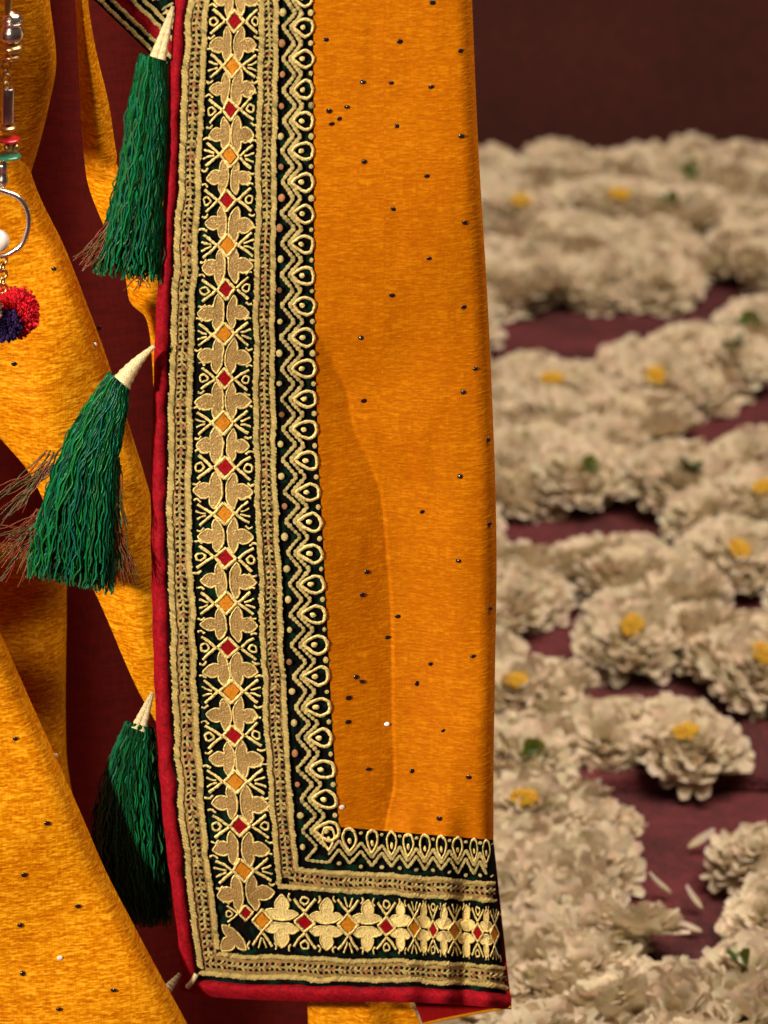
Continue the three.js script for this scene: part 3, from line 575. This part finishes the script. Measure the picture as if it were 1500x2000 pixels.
function headGeometry(seed, N = 250) {
  const rand = rng(seed), q = (a, b) => a + (b - a) * rand(), list = [];
  for (let k = 0; k < N; k++) {
    const f = (k + 0.5) / N, az = k * 2.39996 + q(-0.3, 0.3), rad = 0.001 + 0.0145 * Math.sqrt(f), lift = lerp(1.3, 0.1, Math.pow(f, 1.1)) + q(-0.4, 0.4);
    const len = lerp(0.0075, 0.0135, Math.sqrt(f)) * q(0.75, 1.2), w = q(0.005, 0.0078);
    const white = [0.84, 0.745, 0.58].map((c) => c * q(0.92, 1.03)), g = ribbonPetal(rand, len, w, lift, f < 0.4 ? -0.8 + q(-0.5, 0.5) : q(-0.5, 1.0), q(-0.1, 0.6), [0.74, 0.67, 0.44], white);
    g.rotateX(q(-0.5, 0.5)); g.translate(rad, lerp(0.010, 0.003, f) + q(0, 0.003), 0); g.rotateY(az); list.push(g);
  }
  return mergeGeometries(list);
}
function centreGeometry(seed) {
  const rand = rng(seed), list = [];
  for (let k = 0; k < 40; k++) { const a = k * 2.39996, r = 0.0062 * Math.sqrt(k / 40), g = new THREE.SphereGeometry(0.0011, 6, 5); const c = [0.55 + 0.15 * rand(), 0.33 + 0.1 * rand(), 0.02], n = g.attributes.position.count, col = []; for (let i = 0; i < n; i++) col.push(...c); g.setAttribute('color', new THREE.Float32BufferAttribute(col, 3)); g.deleteAttribute('uv'); g.translate(Math.cos(a) * r, 0.0205 - r * 0.3 + rand() * 0.001, Math.sin(a) * r); list.push(g); }
  return mergeGeometries(list);
}
function calyxGeometry(seed) {                                       // green underside with a short stalk, for heads lying face down
  const rand = rng(seed), list = [];
  for (let k = 0; k < 16; k++) { const g = ribbonPetal(rand, 0.010, 0.006, 0.5 + rand() * 0.4, -0.6, 0.3, [0.05, 0.11, 0.02], [0.16, 0.17, 0.03]); g.rotateY(k / 16 * 6.283 + rand()); list.push(g); }
  const s = new THREE.CylinderGeometry(0.0016, 0.002, 0.016, 7); s.translate(0, 0.008, 0); s.rotateZ(0.4); s.deleteAttribute('uv'); const c = []; for (let i = 0; i < s.attributes.position.count; i++) c.push(0.06, 0.13, 0.03); s.setAttribute('color', new THREE.Float32BufferAttribute(c, 3));
  list.push(s.index ? s : s);
  return mergeGeometries(list.map((g) => { g = g.toNonIndexed(); return g; }));
}
const headGeos = [11, 12, 13, 14].map((s) => headGeometry(s)), centreGeos = [21, 22].map(centreGeometry), calyxGeo = calyxGeometry(31);
const protos = {};
function flower(kind, at, scale, tilt, spin, label) {
  const LB = {
    white: ['white_chrysanthemum', 'plain white chrysanthemum head among those heaped over the red carpet', 'white chrysanthemum heads on the carpet'],
    yellow: ['yellow_flecked_chrysanthemum', '', 'chrysanthemum heads flecked with yellow'],
    leafy: ['leafy_chrysanthemum', '', 'chrysanthemum heads with green sepals showing'],
  }[kind];
  if (label) LB[1] = label;
  else {
    const y = toPix(at.clone().setY(0.02))[1], row = y < 625 ? 'in the far row against the dark backdrop' : y < 1000 ? 'in the second row, behind the short middle gap' : y < 1300 ? 'in the thin middle rows above the diagonal gap' : y < 1540 ? 'in the bank just behind the large bare patch' : 'in the near heap around the large bare patch';
    LB[1] = 'plain white chrysanthemum head ' + row; LB[2] = 'white heads ' + row;
  }
  const vi = Math.floor(R() * 4), key = kind + vi; let t;
  if (!protos[key]) {
    t = thing(LB[0], LB[1], 'flower', at, LB[2]); protos[key] = t;
    const add = (n, g, m, st) => { const x = new THREE.Mesh(g, m); x.name = n; x.castShadow = x.receiveShadow = true; if (st) x.userData.kind = 'stuff'; t.add(x); return x; };
    add('petals', headGeos[vi], petalMat, true);
    if (kind === 'leafy') add('sepals', calyxGeo.clone().scale(0.8, 0.6, 0.8).rotateX(0.9).translate(0, 0.0165, 0.004), leafMat);
    if (kind === 'yellow') add('centre', centreGeos[vi % 2].clone().scale(1.05, 1.12, 0.9).translate(0.003, -0.003, 0.002), leafMat, true);
  } else { t = protos[key].clone(); t.name = numbered(LB[0]); t.userData = { label: LB[1], category: 'flower', group: LB[2] }; scene.add(t); }
  t.position.copy(at); t.scale.setScalar(scale); t.rotation.set(tilt[0], spin, tilt[1]);
}
// bare carpet left open between the rows: outlines, and the room a head takes up
const bare = [
  [[940, 598], [1120, 620], [1140, 585], [1500, 572], [1520, 628], [1330, 640], [1185, 665], [1140, 715], [1105, 655], [970, 690], [940, 700]],
  [[960, 1000], [1110, 985], [1290, 985], [1280, 1035], [1100, 1045], [960, 1050]],
  [[1465, 730], [1540, 715], [1540, 775], [1460, 780]], [[1360, 815], [1500, 802], [1500, 835], [1380, 850]],
  [[1065, 1175], [1130, 1165], [1150, 1270], [1090, 1300], [1040, 1285]], [[1205, 1300], [1340, 1275], [1345, 1330], [1540, 1385], [1540, 1425], [1230, 1330]], [[1410, 1155], [1540, 1145], [1540, 1175], [1440, 1205]],
  [[1200, 1500], [1430, 1490], [1540, 1510], [1540, 1585], [1400, 1640], [1400, 1700], [1440, 1840], [1370, 1870], [1260, 1750], [1300, 1650], [1215, 1570]],
];
const inside = (p, x, y) => { let c = false; for (let i = 0, j = p.length - 1; i < p.length; j = i++) { if ((p[i][1] > y) !== (p[j][1] > y) && x < (p[j][0] - p[i][0]) * (y - p[i][1]) / (p[j][1] - p[i][1]) + p[i][0]) c = !c; } return c; };
function blocked(x, z, r, h) { for (let k = 0; k < 17; k++) { const a = k / 8 * Math.PI, q = k === 16 ? 0 : k < 8 ? r : r * 0.55, [px, py] = toPix(new THREE.Vector3(x + Math.cos(a) * q, h + Math.sin(a) * q * 0.45, z + Math.sin(a) * q * -0.9)); for (const p of bare) if (inside(p, px, py)) return true; } return false; }
{
  const special = [
    [1000, 400, 'yellow', 'yellow-flecked white head in the far row, beside the dupatta edge'], [1195, 380, 'yellow', 'yellow and green flecked white head near the middle of the far row'],
    [1440, 1060, 'yellow', 'white head with orange-yellow spot at the right edge, above the middle gaps'], [1340, 315, 'leafy', 'white head with green sepals on the top edge of the far row'],
    [1425, 680, 'leafy', 'white head under a dark green leafy bit at the right of the second row'], [1320, 910, 'leafy', 'white head with upright green sepal above the short middle gap'],
    [1480, 1275, 'yellow', 'large white head with yellow heart at the right edge'], [1225, 1215, 'yellow', 'ragged yellowish head between the two small bare patches'],
    [1350, 1430, 'yellow', 'browning yellow-hearted head just above the large bare patch'], [1090, 745, 'yellow', 'yellow-flecked head at the left of the second row'], [1290, 725, 'yellow', 'yellow-flecked head in the middle of the second row'],
    [1475, 1880, 'leafy', 'white head with dark green leaf near the lower right corner'], [1015, 1455, 'leafy', 'white head with dark green bit beside the lower dupatta'], [1335, 400, 'leafy', 'white head with faint green fleck inside the far row'],
    [1480, 620, 'leafy', 'white head with green bit at the right end of the far row, low down'], [1130, 900, 'leafy', 'white head with pale green fleck left of centre in the second row'],
    [1480, 950, 'yellow', 'yellow-flecked head at the right edge of the second row'], [1040, 1560, 'yellow', 'yellow-flecked head low beside the dupatta, above its border'],
    [1015, 1325, 'yellow', 'yellow-streaked head touching the dupatta edge below the middle']];
  let count = 0; const spots = [];
  for (const [x, y, kd, label] of special) { const p = F(x, y, 0.026); spots.push([p.x, p.z]); flower(kd, new THREE.Vector3(p.x, 0.011, p.z), rr(0.95, 1.08), [rr(0.2, 0.5), rr(-0.3, 0.3)], rr(0, 6.28), label); }
  const zNear = F(1200, 2150).z, zFar = F(1200, 355).z;
  for (let z = zNear; z > zFar; z -= 0.022) {
    const yy = toPix(new THREE.Vector3(0.1, 0, z))[1], left = F(780, yy).x, right = F(1570, yy).x;
    for (let x = left + rr(0, 0.03); x < right; x += 0.027) {
      const px = x + rr(-0.010, 0.010), pz = z + rr(-0.008, 0.008);
      if (blocked(px, pz, 0.0178, 0.010)) continue;
      if (spots.some(([a, b]) => Math.hypot(a - px, b - pz) < 0.0185)) continue;
      if (spots.length > 285) continue;
      spots.push([px, pz]);
      flower('white', new THREE.Vector3(px, rr(0.0, 0.008), pz), rr(0.85, 1.12), [rr(-0.3, 0.6), rr(-0.4, 0.4)], rr(0, 6.28)); count++;
    }
  }
  console.log('flower heads', count);
}
// loose petals on the bare carpet
{
  const lp = ribbonPetal(rng(5), 0.016, 0.006, 0.1, 0.5, 0.3, [0.66, 0.6, 0.34], [0.82, 0.76, 0.66]);
  [[1345, 1655, 0.5, 'round loose white petal on the bare red carpet'], [1310, 1745, 2.9, 'long loose white petal on the dark red carpet'], [1370, 1775, 2.6, 'curled loose white petal near the right heap'], [1370, 1820, 2.8, 'thin loose petal lowest on the bare carpet'], [1090, 1195, 0.3, 'narrow loose petal on the small bare patch by the dupatta']].forEach(([x, y, a, label]) => {
    const p = F(x, y, 0.003), m = new THREE.Mesh(lp, petalMat); m.name = numbered('loose_petal'); m.position.copy(p); m.rotation.set(rr(-0.5, 0.5), a, rr(-0.2, 0.4), 'YXZ'); m.scale.set(rr(0.6, 1.0), rr(0.6, 2.0), rr(0.35, 0.7)); m.castShadow = m.receiveShadow = true; m.userData = { label, category: 'petal' }; scene.add(m);
  });
}

// ================================================================ unseen lamps, outside the frame
{
  const key = new THREE.SpotLight(lin(...KEY.color), KEY.power, 0, 32 * D2R, 0.4, 2);
  key.position.set(...KEY.at); key.target.position.set(0.08, 0.25, -0.3); key.castShadow = true; key.shadow.radius = 3; scene.add(key, key.target);
  const bulb = new THREE.Mesh(new THREE.SphereGeometry(0.06, 24, 16), mat({ color: lin(1, 0.9, 0.8), emissive: lin(1, 0.86, 0.68), emissiveIntensity: 3 })); bulb.name = 'unseen_lamp_bulb'; bulb.position.set(...KEY.at); bulb.userData = { label: 'unseen warm round lamp, out of view in front on the left', category: 'lamp' }; scene.add(bulb);  // bulb of the unseen lamp, out of view
  const over = new THREE.RectAreaLight(lin(...OVER.color), OVER.power, OVER.w, OVER.h);
  over.position.set(...OVER.at); over.lookAt(...OVER.aim); scene.add(over);
  const pan = new THREE.Mesh(new THREE.BoxGeometry(OVER.w, OVER.h, 0.03), mat({ color: lin(0.8, 0.7, 0.6), emissive: lin(1, 0.78, 0.6), emissiveIntensity: 0.6 })); pan.name = 'unseen_overhead_panel'; { const v = new THREE.Vector3(...OVER.at).sub(new THREE.Vector3(...OVER.aim)).normalize(); pan.position.set(...OVER.at).addScaledVector(v, 0.03); pan.lookAt(...OVER.at.map((c, i) => c - 100 * [v.x, v.y, v.z][i])); } pan.userData = { label: 'unseen wide soft panel, out of view, lighting the flowers from above', category: 'light panel' }; scene.add(pan);  // glowing face of the unseen overhead panel, out of view
}
renderer.render(scene, camera);
